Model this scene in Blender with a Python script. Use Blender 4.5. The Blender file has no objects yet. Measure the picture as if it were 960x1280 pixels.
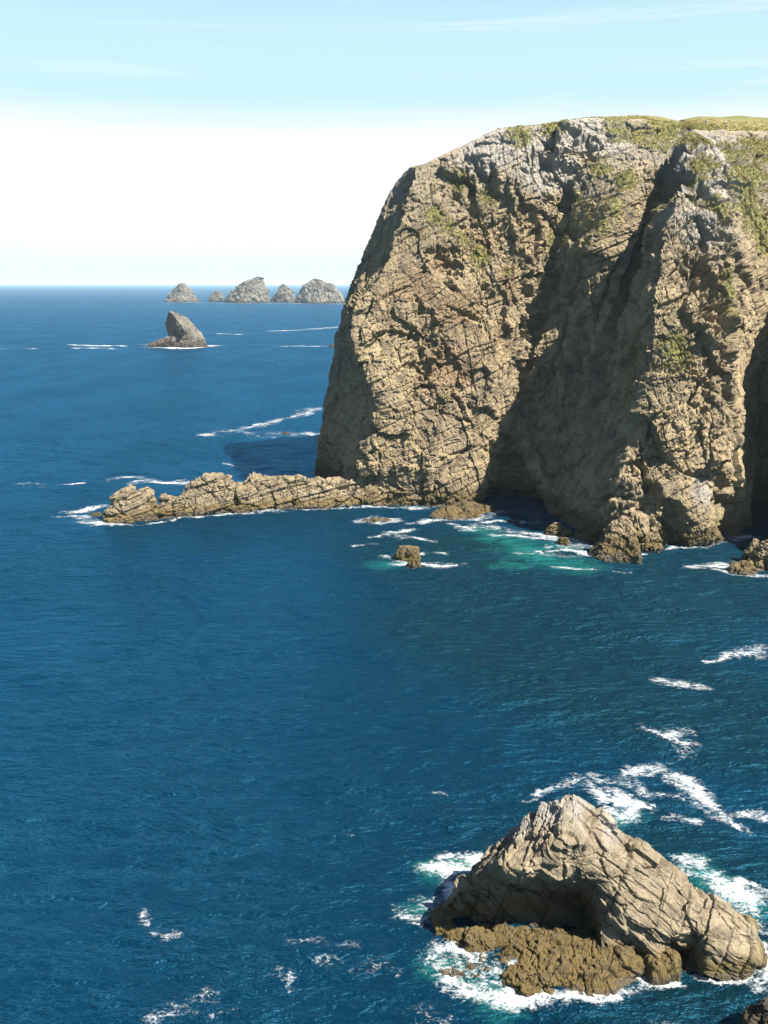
import bpy, math, time
import numpy as np
from mathutils import Vector

# ------------------------------------------------------------------ camera, sky, sun
C = bpy.context.scene
R = math.radians
CAM_H, FPX, PITCH = 60.0, 1150.0, R(13.97)

cam_d = bpy.data.cameras.new('camera')
cam_d.sensor_fit = 'VERTICAL'
cam_d.sensor_height = 36.0
cam_d.lens = 36.0 * FPX / 1280.0
cam_d.clip_start = 0.5
cam_d.clip_end = 200000.0
cam = bpy.data.objects.new('camera', cam_d)
cam.location = (0, 0, CAM_H)
cam.rotation_euler = (R(90) - PITCH, 0, 0)
C.collection.objects.link(cam)
C.camera = cam

SUN_AZ, SUN_EL = R(122), R(50)          # clockwise from the viewing direction (+Y)
sdir = Vector((math.sin(SUN_AZ) * math.cos(SUN_EL), math.cos(SUN_AZ) * math.cos(SUN_EL), math.sin(SUN_EL)))
sun_d = bpy.data.lights.new('sun', 'SUN')
sun_d.energy = 5.0
sun_d.angle = R(0.5)
sun_d.color = (1.0, 0.94, 0.84)
sun = bpy.data.objects.new('sun', sun_d)
sun.rotation_euler = (-sdir).to_track_quat('-Z', 'Y').to_euler()
sun.location = (0, 0, 300)
C.collection.objects.link(sun)

C.view_settings.view_transform = 'Standard'
C.view_settings.look = 'None'
C.view_settings.gamma = 1.0
C.view_settings.exposure = 2.1
C.view_settings.use_curve_mapping = False

W = bpy.data.worlds.new('World')
C.world = W
W.use_nodes = True


class NT:
    """tiny node-tree writer"""
    def __init__(s, nt):
        s.t = nt
        nt.nodes.clear()

    def n(s, typ, _in=None, **kw):
        nd = s.t.nodes.new(typ)
        for k, v in kw.items():
            setattr(nd, k, v)
        for k, v in (_in or {}).items():
            sock = nd.inputs[k]
            if hasattr(v, 'node'):
                s.t.links.new(v, sock)
            else:
                sock.default_value = v
        return nd

    def math(s, op, a, b=0.0, c=None, clamp=False):
        d = {0: a, 1: b}
        if c is not None:
            d[2] = c
        return s.n('ShaderNodeMath', d, operation=op, use_clamp=clamp).outputs[0]

    def ramp(s, v, a, b, lo=0.0, hi=1.0, smooth=True):
        return s.n('ShaderNodeMapRange', {'Value': v, 'From Min': a, 'From Max': b, 'To Min': lo, 'To Max': hi},
                   interpolation_type='SMOOTHSTEP' if smooth else 'LINEAR').outputs[0]

    def mix(s, f, a, b, blend='MIX'):
        nd = s.n('ShaderNodeMix', data_type='RGBA', blend_type=blend)
        for i, v in ((0, f), (6, a), (7, b)):
            sock = nd.inputs[i]
            if hasattr(v, 'node'):
                s.t.links.new(v, sock)
            else:
                sock.default_value = v if i == 0 else (*v, 1.0)
        return nd.outputs[2]

    def noise(s, vec, scale, detail=4.0, rough=0.55, dist=0.0):
        return s.n('ShaderNodeTexNoise', {'Vector': vec, 'Scale': scale, 'Detail': detail, 'Roughness': rough, 'Distortion': dist}).outputs[0]

    def scale(s, vec, sc, rot=(0, 0, 0)):
        return s.n('ShaderNodeMapping', {'Vector': vec, 'Scale': sc, 'Rotation': rot}).outputs[0]

    def link(s, a, b):
        s.t.links.new(a, b)


# sky: Nishita, with a thin high veil and a long white cloud bank low over the sea
w = NT(W.node_tree)
SKY = 0.0505
sky = w.n('ShaderNodeTexSky', sky_type='NISHITA', sun_disc=False, sun_elevation=SUN_EL, sun_rotation=SUN_AZ,
          altitude=60.0, air_density=1.0, dust_density=0.3, ozone_density=4.0)
tc = w.n('ShaderNodeTexCoord')
sep = w.n('ShaderNodeSeparateXYZ', {0: tc.outputs['Generated']})
el = sep.outputs[2]
stretch = w.scale(tc.outputs['Generated'], (1.3, 1.3, 16.0))
n1 = w.noise(stretch, 1.2, 5.0, 0.5, 0.3)
n2 = w.noise(w.scale(tc.outputs['Generated'], (1.0, 1.0, 26.0), (0.05, 0.03, 0)), 2.2, 6.0, 0.6, 0.6)
elw = w.math('ADD', el, w.math('MULTIPLY', w.math('SUBTRACT', n1, 0.5), 0.03))
bank = w.math('MULTIPLY', w.ramp(elw, 0.018, 0.05, 0.55, 1.0), w.ramp(elw, 0.185, 0.138))
veil = w.ramp(el, 0.37, 0.2, 0.0, 1.0)
cirrus = w.math('MULTIPLY', w.ramp(n2, 0.52, 0.72), w.ramp(el, 0.8, 0.2, 0.0, 0.5))
c = w.mix(w.math('MULTIPLY', veil, 0.93), sky.outputs[0], (2.89, 4.24, 4.42))
c = w.mix(cirrus, c, (4.03, 4.64, 4.73))
c = w.mix(w.math('MULTIPLY', bank, 0.95), c, (4.75, 4.75, 4.72))
bg = w.n('ShaderNodeBackground', {'Color': c, 'Strength': SKY})
out = w.n('ShaderNodeOutputWorld', {'Surface': bg.outputs[0]})


# ------------------------------------------------------------------ placing: photograph pixel + distance -> world point
SP, CP = math.sin(PITCH), math.cos(PITCH)


def tan_dep(py):
    return math.tan(PITCH + math.atan((py - 640.0) / FPX))


def at(px, py, Y=None, z=0.0):
    """the point at forward distance Y (or at height z) seen at photograph pixel px, py"""
    t = tan_dep(py)
    if Y is None:
        Y = (CAM_H - z) / t
    z = CAM_H - Y * t
    depth = Y * CP + (CAM_H - z) * SP
    return np.array([(px - 480.0) / FPX * depth, Y, z])


# ------------------------------------------------------------------ numpy noise
def hsh(ix, iy, iz, seed):
    with np.errstate(over='ignore'):
        h = (ix.astype(np.uint32) * np.uint32(374761393) + iy.astype(np.uint32) * np.uint32(668265263)
             + iz.astype(np.uint32) * np.uint32(2147483647) + np.uint32((seed * 1274126177) & 0xffffffff))
        h = (h ^ (h >> np.uint32(13))) * np.uint32(1274126177)
        h = h ^ (h >> np.uint32(16))
        h = h * np.uint32(2246822519)
        h = h ^ (h >> np.uint32(15))
    return h


def rnd(h, k):
    with np.errstate(over='ignore'):
        g = (h + np.uint32((k * 2654435769) & 0xffffffff)) * np.uint32(3266489917)
        g = (g ^ (g >> np.uint32(15))) * np.uint32(668265263)
        g = g ^ (g >> np.uint32(14))
    return (g & np.uint32(0xffffff)).astype(np.float32) / np.float32(0xffffff)


def vnoise(p, seed):
    p = p.astype(np.float32)
    f0 = np.floor(p)
    i = f0.astype(np.int64)
    f = p - f0
    u = f * f * f * (f * (f * 6 - 15) + 10)
    res = 0
    for dx in (0, 1):
        wx = u[:, 0] if dx else 1 - u[:, 0]
        for dy in (0, 1):
            wy = u[:, 1] if dy else 1 - u[:, 1]
            for dz in (0, 1):
                wz = u[:, 2] if dz else 1 - u[:, 2]
                h = hsh(i[:, 0] + dx, i[:, 1] + dy, i[:, 2] + dz, seed)
                g = (rnd(h, 1) * 2 - 1) * (f[:, 0] - dx) + (rnd(h, 2) * 2 - 1) * (f[:, 1] - dy) + (rnd(h, 3) * 2 - 1) * (f[:, 2] - dz)
                res = res + wx * wy * wz * g
    return res * 1.4


def fbm(p, scale, octv, seed, gain=0.5, ridge=False):
    q = p / scale
    a, s, tot = 1.0, 0.0, 0.0
    for k in range(octv):
        v = vnoise(q, seed + k * 7)
        if ridge:
            v = 1.0 - 2.0 * np.abs(v)
        s = s + a * v
        tot += a
        a *= gain
        q = q * 2.03 + 13.7
    return s / tot


def facet(p, scale, seed, tilt=1.0, off=0.7, crack=0.0, cw=0.1, jit=0.85):
    """broken rock: every cell is a block with its own plane; returns displacement in units of scale"""
    q = (p / scale).astype(np.float32)
    c0 = np.floor(q)
    f = q - c0
    i = c0.astype(np.int64)
    n = len(q)
    b1 = np.full(n, 1e9, np.float32)
    b2 = np.full(n, 1e9, np.float32)
    bh = np.zeros(n, np.uint32)
    bv = np.zeros((n, 3), np.float32)
    for dx in (-1, 0, 1):
        for dy in (-1, 0, 1):
            for dz in (-1, 0, 1):
                h = hsh(i[:, 0] + dx, i[:, 1] + dy, i[:, 2] + dz, seed)
                vx = f[:, 0] - dx - 0.5 - (rnd(h, 1) - 0.5) * jit
                vy = f[:, 1] - dy - 0.5 - (rnd(h, 2) - 0.5) * jit
                vz = f[:, 2] - dz - 0.5 - (rnd(h, 3) - 0.5) * jit
                d = vx * vx + vy * vy + vz * vz
                m = d < b1
                b2 = np.where(m, b1, np.minimum(b2, d))
                b1 = np.where(m, d, b1)
                bh = np.where(m, h, bh)
                bv[m, 0] = vx[m]; bv[m, 1] = vy[m]; bv[m, 2] = vz[m]
    r = (rnd(bh, 4) - 0.5) * off + tilt * ((rnd(bh, 5) - 0.5) * bv[:, 0] + (rnd(bh, 6) - 0.5) * bv[:, 1] + (rnd(bh, 7) - 0.5) * bv[:, 2])
    if crack:
        e = np.sqrt(b2) - np.sqrt(b1)
        r = r - crack * np.clip(1 - e / cw, 0, 1)
    return r


def strata(p, nrm, thick, amp, seed, warp=1.5, wscale=18.0, open_=1.0):
    """stepped beds along the direction nrm"""
    d = p @ (np.array(nrm) / np.linalg.norm(nrm)) + fbm(p, wscale, 2, seed) * warp
    k = d / thick
    b = np.floor(k)
    z = np.zeros_like(b)
    a = rnd(hsh(b.astype(np.int64), z.astype(np.int64), z.astype(np.int64), seed), 1)
    f = k - b
    groove = np.clip(1 - np.minimum(f, 1 - f) / 0.1, 0, 1)
    has = rnd(hsh(np.floor(k + 0.5).astype(np.int64), z.astype(np.int64) + 3, z.astype(np.int64), seed), 2) < open_
    return (a - 0.5) * amp - groove * has * amp * 0.5


def rot(ax, ang):
    c_, s_ = math.cos(ang), math.sin(ang)
    if ax == 'x':
        return np.array([[1, 0, 0], [0, c_, -s_], [0, s_, c_]])
    if ax == 'y':
        return np.array([[c_, 0, s_], [0, 1, 0], [-s_, 0, c_]])
    return np.array([[c_, -s_, 0], [s_, c_, 0], [0, 0, 1]])


def sstep(x, a, b):
    t = np.clip((x - a) / (b - a), 0, 1)
    return t * t * (3 - 2 * t)


# ------------------------------------------------------------------ meshes
def raw_mesh(name, V, F, mat, smooth=False, attrs=None):
    V = np.asarray(V, np.float32)
    F = np.asarray(F, np.int32)
    me = bpy.data.meshes.new(name)
    me.vertices.add(len(V))
    me.vertices.foreach_set('co', V.ravel())
    k = F.shape[1]
    me.loops.add(F.size)
    me.loops.foreach_set('vertex_index', F.ravel())
    me.polygons.add(len(F))
    me.polygons.foreach_set('loop_start', np.arange(0, F.size, k, dtype=np.int32))
    me.polygons.foreach_set('use_smooth', np.full(len(F), smooth))
    for an, av in (attrs or {}).items():
        a = me.attributes.new(an, 'FLOAT', 'POINT')
        a.data.foreach_set('value', np.asarray(av, np.float32).ravel())
    me.update(calc_edges=True)
    if mat:
        me.materials.append(mat)
    return me


def link(name, me, parent=None, loc=(0, 0, 0)):
    o = bpy.data.objects.new(name, me)
    o.location = loc
    C.collection.objects.link(o)
    if parent is not None:
        o.parent = parent
    return o


def tag(o, label=None, cat=None, group=None, kind=None):
    for k, v in (('label', label), ('category', cat), ('group', group), ('kind', kind)):
        if v:
            o[k] = v
    return o


def grid_faces(nr, nc, wrap=False):
    i = np.arange(nr * nc).reshape(nr, nc)
    if wrap:
        i = np.concatenate([i, i[:, :1]], 1)
    return np.stack([i[:-1, :-1], i[:-1, 1:], i[1:, 1:], i[1:, :-1]], -1).reshape(-1, 4)


def compact(V, F, attrs=None):
    used = np.unique(F)
    m = np.full(len(V), -1, np.int64)
    m[used] = np.arange(len(used))
    return V[used], m[F], {k: v[used] for k, v in (attrs or {}).items()}


def grid_normals(G, blur=0):
    H = G
    for _ in range(blur):
        K = H.copy()
        K[1:-1] = (H[:-2] + 2 * H[1:-1] + H[2:]) / 4
        H = K.copy()
        K[:, 1:-1] = (H[:, :-2] + 2 * H[:, 1:-1] + H[:, 2:]) / 4
        H = K
    du = np.gradient(H, axis=1)
    dv = np.gradient(H, axis=0)
    n = np.cross(du, dv)
    n /= np.linalg.norm(n, axis=-1, keepdims=True) + 1e-9
    return n


def resample(col, t):
    """col: (k,3) points; piecewise linear by photograph-height order"""
    col = np.asarray(col, float)
    d = np.r_[0, np.cumsum(np.linalg.norm(np.diff(col, axis=0), axis=1))]
    d /= d[-1]
    return np.stack([np.interp(t, d, col[:, k]) for k in range(3)], -1)


def catmull(A, u):
    """A (n,...) sampled at float index u with a Catmull-Rom curve mixed with straight lines"""
    n = len(A)
    i = np.clip(np.floor(u).astype(int), 0, n - 2)
    f = (u - i)[:, None, None]
    p0, p1, p2, p3 = A[np.clip(i - 1, 0, n - 1)], A[i], A[i + 1], A[np.clip(i + 2, 0, n - 1)]
    cr = 0.5 * ((2 * p1) + (-p0 + p2) * f + (2 * p0 - 5 * p1 + 4 * p2 - p3) * f * f + (-p0 + 3 * p1 - 3 * p2 + p3) * f ** 3)
    li = p1 * (1 - f) + p2 * f
    return 0.35 * cr + 0.65 * li


def loft(cols, steps, tv, kv=40):
    """cols: list of polylines bottom to top -> grid [len(tv), nu, 3]; steps = samples per column gap"""
    A = np.stack([resample(c_, np.linspace(0, 1, kv)) for c_ in cols])
    u = np.concatenate([np.arange(s) / s + k for k, s in enumerate(steps)] + [[len(steps)]])
    B = catmull(A, u)                                  # nu, kv, 3
    x = np.asarray(tv) * (kv - 1)
    i = np.clip(np.floor(x).astype(int), 0, kv - 2)
    f = (x - i)[None, :, None]
    G = B[:, i] * (1 - f) + B[:, i + 1] * f
    return np.swapaxes(G, 0, 1)


# ------------------------------------------------------------------ materials
def rock_material(name, light, mid, dark, fine=1.0, wet=3.0, green=0.5, lichen=0.3, bump=0.5, algae=(0.16, 0.115, 0.035)):
    m = bpy.data.materials.new(name)
    m.use_nodes = True
    t = NT(m.node_tree)
    light, mid, dark = [tuple(x * 0.385 for x in c_) for c_ in (light, mid, dark)]
    algae = tuple(x * 0.33 for x in algae)
    tc_ = t.n('ShaderNodeTexCoord')
    P = tc_.outputs['Object']
    geo = t.n('ShaderNodeNewGeometry')
    nz = t.n('ShaderNodeSeparateXYZ', {0: geo.outputs['Normal']}).outputs[2]
    pz = t.n('ShaderNodeSeparateXYZ', {0: geo.outputs['Position']}).outputs[2]
    veg = t.n('ShaderNodeAttribute', attribute_name='veg').outputs['Fac']
    tone = t.n('ShaderNodeAttribute', attribute_name='tone').outputs['Fac']
    big = t.noise(P, 0.045 * fine, 4, 0.6, 0.4)
    med = t.noise(P, 0.28 * fine, 6, 0.65, 0.3)
    sml = t.noise(t.scale(P, (1, 1, 0.6)), 1.7 * fine, 6, 0.7)
    col = t.mix(t.ramp(big, 0.36, 0.62), mid, light)
    col = t.mix(t.ramp(med, 0.44, 0.68, 0, 0.75), col, dark)
    col = t.mix(t.ramp(med, 0.46, 0.3, 0, 0.55), col, tuple(min(1, x * 1.2 + 0.01) for x in light))
    col = t.mix(t.ramp(sml, 0.5, 0.72, 0, 0.7), col, tuple(x * 0.62 for x in dark))
    col = t.mix(t.ramp(sml, 0.46, 0.28, 0, 0.6), col, tuple(min(1, x * 1.3 + 0.012) for x in light))
    # pale weathered / bird-whitened rock (tone > 0), warm brown iron stain (tone < 0)
    col = t.mix(t.ramp(tone, 0.0, 1.0, 0, 0.7), col, (0.19, 0.18, 0.165))
    col = t.mix(t.ramp(tone, 0.0, -1.0, 0, 0.6), col, (0.115, 0.07, 0.035))
    # lichen blotches
    li = t.noise(t.scale(P, (1, 1, 1), (0.4, 0.2, 0.7)), 0.55 * fine, 5, 0.7)
    col = t.mix(t.ramp(li, 0.6, 0.72, 0, lichen), col, (0.15, 0.115, 0.038))
    rust = t.noise(t.scale(P, (1, 1, 0.35), (0.1, 0.3, 1.7)), 0.22 * fine, 5, 0.7)
    col = t.mix(t.ramp(rust, 0.6, 0.75, 0, 0.45), col, (0.13, 0.08, 0.042))
    # turf and moss on ledges
    vn = t.noise(P, 0.9 * fine, 5, 0.7)
    vv = t.math('ADD', t.math('MULTIPLY', veg, 1.1), t.math('MULTIPLY', t.math('SUBTRACT', vn, 0.5), 1.3))
    vv = t.math('ADD', vv, t.math('MULTIPLY', t.math('SUBTRACT', nz, 0.62), green))
    gcol = t.mix(t.ramp(sml, 0.35, 0.65), (0.125, 0.115, 0.03), (0.06, 0.066, 0.016))
    col = t.mix(t.ramp(vv, 0.4, 0.85, 0, 0.9), col, gcol)
    # weed and wet rock above the waterline
    wz = t.math('ADD', pz, t.math('MULTIPLY', t.math('SUBTRACT', med, 0.5), wet * 1.6))
    col = t.mix(t.ramp(wz, wet * 1.25, wet * 0.55, 0, 0.85), col, algae)
    col = t.mix(t.ramp(wz, wet * 0.45, wet * 0.12, 0, 0.85), col, (0.035, 0.028, 0.018))
    bn = t.math('ADD', t.math('MULTIPLY', sml, 1.0), t.math('MULTIPLY', t.noise(P, 6.0 * fine, 4, 0.7), 0.35))
    vo = t.n('ShaderNodeTexVoronoi', {'Vector': t.scale(P, (1.0, 1.0, 0.55), (0.3, 0.5, 0.2)), 'Scale': 1.3 * fine}, feature='DISTANCE_TO_EDGE').outputs[0]
    bn = t.math('ADD', bn, t.math('MULTIPLY', t.ramp(vo, 0.0, 0.06), 0.18))
    bn = t.math('ADD', bn, t.math('MULTIPLY', t.noise(t.scale(P, (0.5, 0.5, 1.6), (0.35, 0.5, 0)), 3.0 * fine, 3, 0.6), 0.6))
    b = t.n('ShaderNodeBump', {'Height': bn, 'Strength': bump, 'Distance': 0.5 / fine})
    rgh = t.ramp(wz, wet * 0.5, wet * 0.05, 0.92, 0.45)
    bs = t.n('ShaderNodeBsdfPrincipled', {'Base Color': col, 'Roughness': rgh, 'Normal': b.outputs[0], 'Specular IOR Level': 0.25})
    t.n('ShaderNodeOutputMaterial', {'Surface': bs.outputs[0]})
    return m


M_CLIFF = rock_material('cliff_rock', (0.465, 0.362, 0.20), (0.345, 0.272, 0.168), (0.13, 0.108, 0.078), fine=1.0, wet=5.0, green=0.55, lichen=0.35)
M_STACK = rock_material('stack_rock', (0.39, 0.32, 0.205), (0.28, 0.228, 0.15), (0.115, 0.093, 0.062), fine=2.6, wet=1.9, green=0.0, lichen=0.3, algae=(0.21, 0.15, 0.045))
M_LEDGE = rock_material('ledge_rock', (0.43, 0.345, 0.21), (0.34, 0.272, 0.17), (0.15, 0.12, 0.08), fine=1.4, wet=2.8, green=0.0, lichen=0.4, algae=(0.25, 0.18, 0.06))
M_REEF = rock_material('reef_rock', (0.25, 0.195, 0.095), (0.14, 0.105, 0.05), (0.04, 0.032, 0.018), fine=2.0, wet=1.7, green=0.0, lichen=0.35, algae=(0.19, 0.135, 0.04))
M_ISLE = rock_material('islet_rock', (0.40, 0.35, 0.27), (0.27, 0.24, 0.20), (0.12, 0.11, 0.10), fine=0.25, wet=7.0, green=0.35, lichen=0.2, bump=0.6, algae=(0.14, 0.11, 0.08))
M_DARK = rock_material('dark_rock', (0.08, 0.064, 0.045), (0.05, 0.04, 0.03), (0.03, 0.025, 0.02), fine=2.6, wet=2.4, green=0.0, lichen=0.15)


def turf_material():
    m = bpy.data.materials.new('turf')
    m.use_nodes = True
    t = NT(m.node_tree)
    P = t.n('ShaderNodeTexCoord').outputs['Object']
    a = t.noise(P, 0.05, 4, 0.6)
    b = t.noise(P, 0.7, 5, 0.7)
    col = t.mix(t.ramp(a, 0.38, 0.62), (0.085, 0.088, 0.028), (0.125, 0.105, 0.045))
    col = t.mix(t.ramp(b, 0.48, 0.7, 0, 0.6), col, (0.06, 0.07, 0.018))
    bmp = t.n('ShaderNodeBump', {'Height': t.noise(P, 2.0, 5, 0.7), 'Strength': 0.6, 'Distance': 0.4})
    bs = t.n('ShaderNodeBsdfPrincipled', {'Base Color': col, 'Roughness': 0.95, 'Normal': bmp.outputs[0], 'Specular IOR Level': 0.1})
    t.n('ShaderNodeOutputMaterial', {'Surface': bs.outputs[0]})
    return m


M_TURF = turf_material()


def tuft_material():
    m = bpy.data.materials.new('tussock_grass')
    m.use_nodes = True
    t = NT(m.node_tree)
    P = t.n('ShaderNodeTexCoord').outputs['Object']
    col_ = t.mix(t.ramp(t.noise(P, 0.4, 4, 0.6), 0.35, 0.65), (0.17, 0.165, 0.05), (0.25, 0.205, 0.085))
    df = t.n('ShaderNodeBsdfDiffuse', {'Color': col_})
    tr = t.n('ShaderNodeBsdfTranslucent', {'Color': col_})
    ms = t.n('ShaderNodeMixShader', {0: 0.45, 1: df.outputs[0], 2: tr.outputs[0]})
    t.n('ShaderNodeOutputMaterial', {'Surface': ms.outputs[0]})
    return m


M_TUFT = tuft_material()


def sea_material():
    m = bpy.data.materials.new('sea_water')
    m.use_nodes = True
    t = NT(m.node_tree)
    P = t.n('ShaderNodeTexCoord').outputs['Object']
    shoal = t.n('ShaderNodeAttribute', attribute_name='shoal').outputs['Fac']
    patch = t.noise(t.scale(P, (1.0, 0.6, 1.0), (0, 0, 0.3)), 0.012, 3, 0.5)
    col = t.mix(t.ramp(patch, 0.35, 0.65), (0.0004, 0.0100, 0.0215), (0.0005, 0.0125, 0.027))
    sn = t.noise(t.scale(P, (0.55, 1.0, 1.0), (0, 0, 0.2)), 0.2, 7, 0.72, 1.2)
    sh = t.math('ADD', shoal, t.math('MULTIPLY', t.math('SUBTRACT', sn, 0.5), 2.2))
    sh = t.math('MULTIPLY', t.ramp(sh, 0.2, 1.2), t.ramp(shoal, 0.0, 0.2))
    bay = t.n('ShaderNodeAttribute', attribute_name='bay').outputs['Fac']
    col = t.mix(t.math('MULTIPLY', t.ramp(bay, 0.0, 0.7), 0.8), col, (0.0010, 0.0085, 0.0112))  # dark green reflection of the cliff, painted into the water colour
    col = t.mix(sh, col, (0.005, 0.058, 0.052))
    # wind chop: three sizes of ripple, crests lying across the wind
    q = t.scale(P, (0.45, 1.0, 1.0), (0, 0, R(-14)))
    w1 = t.noise(q, 0.22, 3, 0.5, 0.3)
    w2 = t.noise(q, 0.75, 4, 0.6, 0.4)
    q2 = t.scale(P, (0.6, 1.0, 1.0), (0, 0, R(22)))
    w3 = t.noise(q2, 2.4, 3, 0.6, 0.2)
    gust = t.ramp(t.noise(t.scale(P, (1.0, 0.5, 1.0), (0, 0, 0.5)), 0.03, 3, 0.55, 0.5), 0.38, 0.62, 0.8, 1.15)
    hgt = t.math('ADD', t.math('MULTIPLY', w1, 1.3), t.math('ADD', t.math('MULTIPLY', w2, 0.8), t.math('MULTIPLY', w3, 0.22)))
    hgt = t.math('MULTIPLY', hgt, gust)
    b = t.n('ShaderNodeBump', {'Height': hgt, 'Strength': 1.0, 'Distance': 1.25})
    body = t.n('ShaderNodeBsdfDiffuse', {'Color': col, 'Normal': b.outputs[0]})
    # a wind-roughened sea never mirrors fully: its effective reflectance levels off near a third
    fr = t.math('MINIMUM', t.n('ShaderNodeFresnel', {'IOR': 1.25, 'Normal': b.outputs[0]}).outputs[0], 0.38)
    gl = t.n('ShaderNodeBsdfGlossy', {'Color': (0.15, 0.62, 1.0, 1), 'Roughness': 0.3, 'Normal': b.outputs[0]})
    ms = t.n('ShaderNodeMixShader', {0: fr, 1: body.outputs[0], 2: gl.outputs[0]})
    t.n('ShaderNodeOutputMaterial', {'Surface': ms.outputs[0]})
    return m


def foam_material():
    m = bpy.data.materials.new('sea_foam')
    m.use_nodes = True
    t = NT(m.node_tree)
    P = t.n('ShaderNodeTexCoord').outputs['Object']
    dens = t.n('ShaderNodeAttribute', attribute_name='dens').outputs['Fac']
    fs = t.n('ShaderNodeAttribute', attribute_name='fscale').outputs['Fac']
    v = t.n('ShaderNodeVectorMath', {0: P, 'Scale': fs}, operation='SCALE').outputs[0]
    v = t.scale(v, (0.75, 1.1, 1.0), (0, 0, 0.25))
    a = t.noise(v, 0.5, 8, 0.72, 1.4)
    rd = t.math('ABSOLUTE', t.math('SUBTRACT', t.noise(v, 0.8, 5, 0.6, 1.0), 0.5))
    lace = t.ramp(rd, 0.10, 0.0)
    a = t.ramp(a, 0.28, 0.72, 0.0, 1.0, False)
    k = t.math('ADD', t.math('MULTIPLY', a, 0.75), t.math('MULTIPLY', lace, 0.25))
    # the denser the foam, the lower the threshold of the lace, with a soft half-clear rim
    lo = t.math('SUBTRACT', 0.80, t.math('MULTIPLY', dens, 0.72))
    x = t.math('DIVIDE', t.math('SUBTRACT', k, lo), 0.6, clamp=True)
    alpha = t.math('MULTIPLY', t.math('MULTIPLY', t.math('POWER', x, 1.1), 0.95), t.ramp(dens, 0.0, 0.22))
    bmp = t.n('ShaderNodeBump', {'Height': a, 'Strength': 0.5, 'Distance': 0.3})
    bs = t.n('ShaderNodeBsdfPrincipled', {'Base Color': (0.44, 0.47, 0.48, 1), 'Roughness': 0.8, 'Normal': bmp.outputs[0], 'Alpha': alpha})
    t.n('ShaderNodeOutputMaterial', {'Surface': bs.outputs[0]})
    return m


M_SEA = sea_material()
M_FOAM = foam_material()

# ------------------------------------------------------------------ sea
_rng = np.random.RandomState(5)
_waves = []
for k in range(26):
    L = 6.0 * (1.17 ** k) * 0.75 if k < 18 else 5 + 6 * _rng.rand()
    th = R(255) + _rng.randn() * 0.55
    _waves.append((2 * math.pi / L * math.cos(th), 2 * math.pi / L * math.sin(th), _rng.rand() * 6.28, 0.0042 * min(L, 22)))


def wave_z(x, y):
    z = np.zeros_like(x)
    for kx, ky, ph, a in _waves:
        z += a * np.sin(kx * x + ky * y + ph)
    r = np.sqrt(x * x + y * y)
    return z * sstep(r, 1400.0, 250.0)


# turquoise, aerated water over shoals (pixel x, pixel y, radius in metres)
SHOAL = [
    [(600, 662, 9), (640, 678, 13), (680, 698, 14), (730, 708, 10)], [(640, 705, 9)], [(690, 684, 7), (740, 690, 6)],
    [(555, 1085, 4.6), (592, 1075, 3.4)], [(525, 1140, 4.0)], [(555, 1205, 4.2), (620, 1250, 4.2)],
    [(790, 1012, 3.8), (765, 1025, 3)], [(875, 1085, 4.4), (935, 1135, 4.4)], [(955, 1200, 3)], [(470, 708, 6), (500, 706, 5)],
]


def stroke_field(X, Yc, strokes):
    d = np.zeros_like(X)
    for st in strokes:
        pts = [(*at(p[0], p[1])[:2], p[2]) for p in st]
        if len(pts) == 1:
            pts = pts * 2
        for (x0, y0, r0), (x1, y1, r1) in zip(pts[:-1], pts[1:]):
            dx, dy = x1 - x0, y1 - y0
            tt = np.clip(((X - x0) * dx + (Yc - y0) * dy) / (dx * dx + dy * dy + 1e-9), 0, 1)
            r = r0 + (r1 - r0) * tt
            dd = np.hypot(X - x0 - tt * dx, Yc - y0 - tt * dy) / r
            d = np.maximum(d, 1 - dd)
    return np.clip(d, 0, 1)


def spread(inner_lo, inner_hi, step, outer, g=1.09):
    a = list(np.arange(inner_lo, inner_hi + step / 2, step))
    s = step
    while a[-1] < outer:
        s *= g
        a.append(a[-1] + s)
    s = step
    lo = []
    x = inner_lo
    while x > -outer:
        s *= g
        x -= s
        lo.append(x)
    return np.array(lo[::-1] + a)


xs = spread(-110, 130, 0.75, 70000)
ys = spread(50, 330, 0.75, 70000)
X, Yg = np.meshgrid(xs, ys)
Z = wave_z(X, Yg)
near = (np.abs(X) < 160) & (Yg > 30) & (Yg < 340)
shoal = np.zeros_like(X)
shoal[near] = stroke_field(X[near], Yg[near], SHOAL)
bay = np.zeros_like(X)  # mask for the cliff reflection painted on the bay water
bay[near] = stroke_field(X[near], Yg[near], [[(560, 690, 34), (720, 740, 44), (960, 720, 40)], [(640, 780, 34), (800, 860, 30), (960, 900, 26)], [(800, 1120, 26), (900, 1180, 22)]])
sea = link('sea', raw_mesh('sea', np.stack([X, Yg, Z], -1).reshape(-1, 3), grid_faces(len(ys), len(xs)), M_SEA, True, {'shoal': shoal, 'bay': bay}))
tag(sea, 'deep blue sea with wind ripples reaching the horizon', kind='structure')
# sea bed, so that nothing is seen under the water from anywhere

# ------------------------------------------------------------------ the headland cliff
def col(*pts):
    return np.array([at(p[0], p[1], p[2] if len(p) > 2 else None) for p in pts])


def world(*pts):
    return np.array(pts, float)


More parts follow.
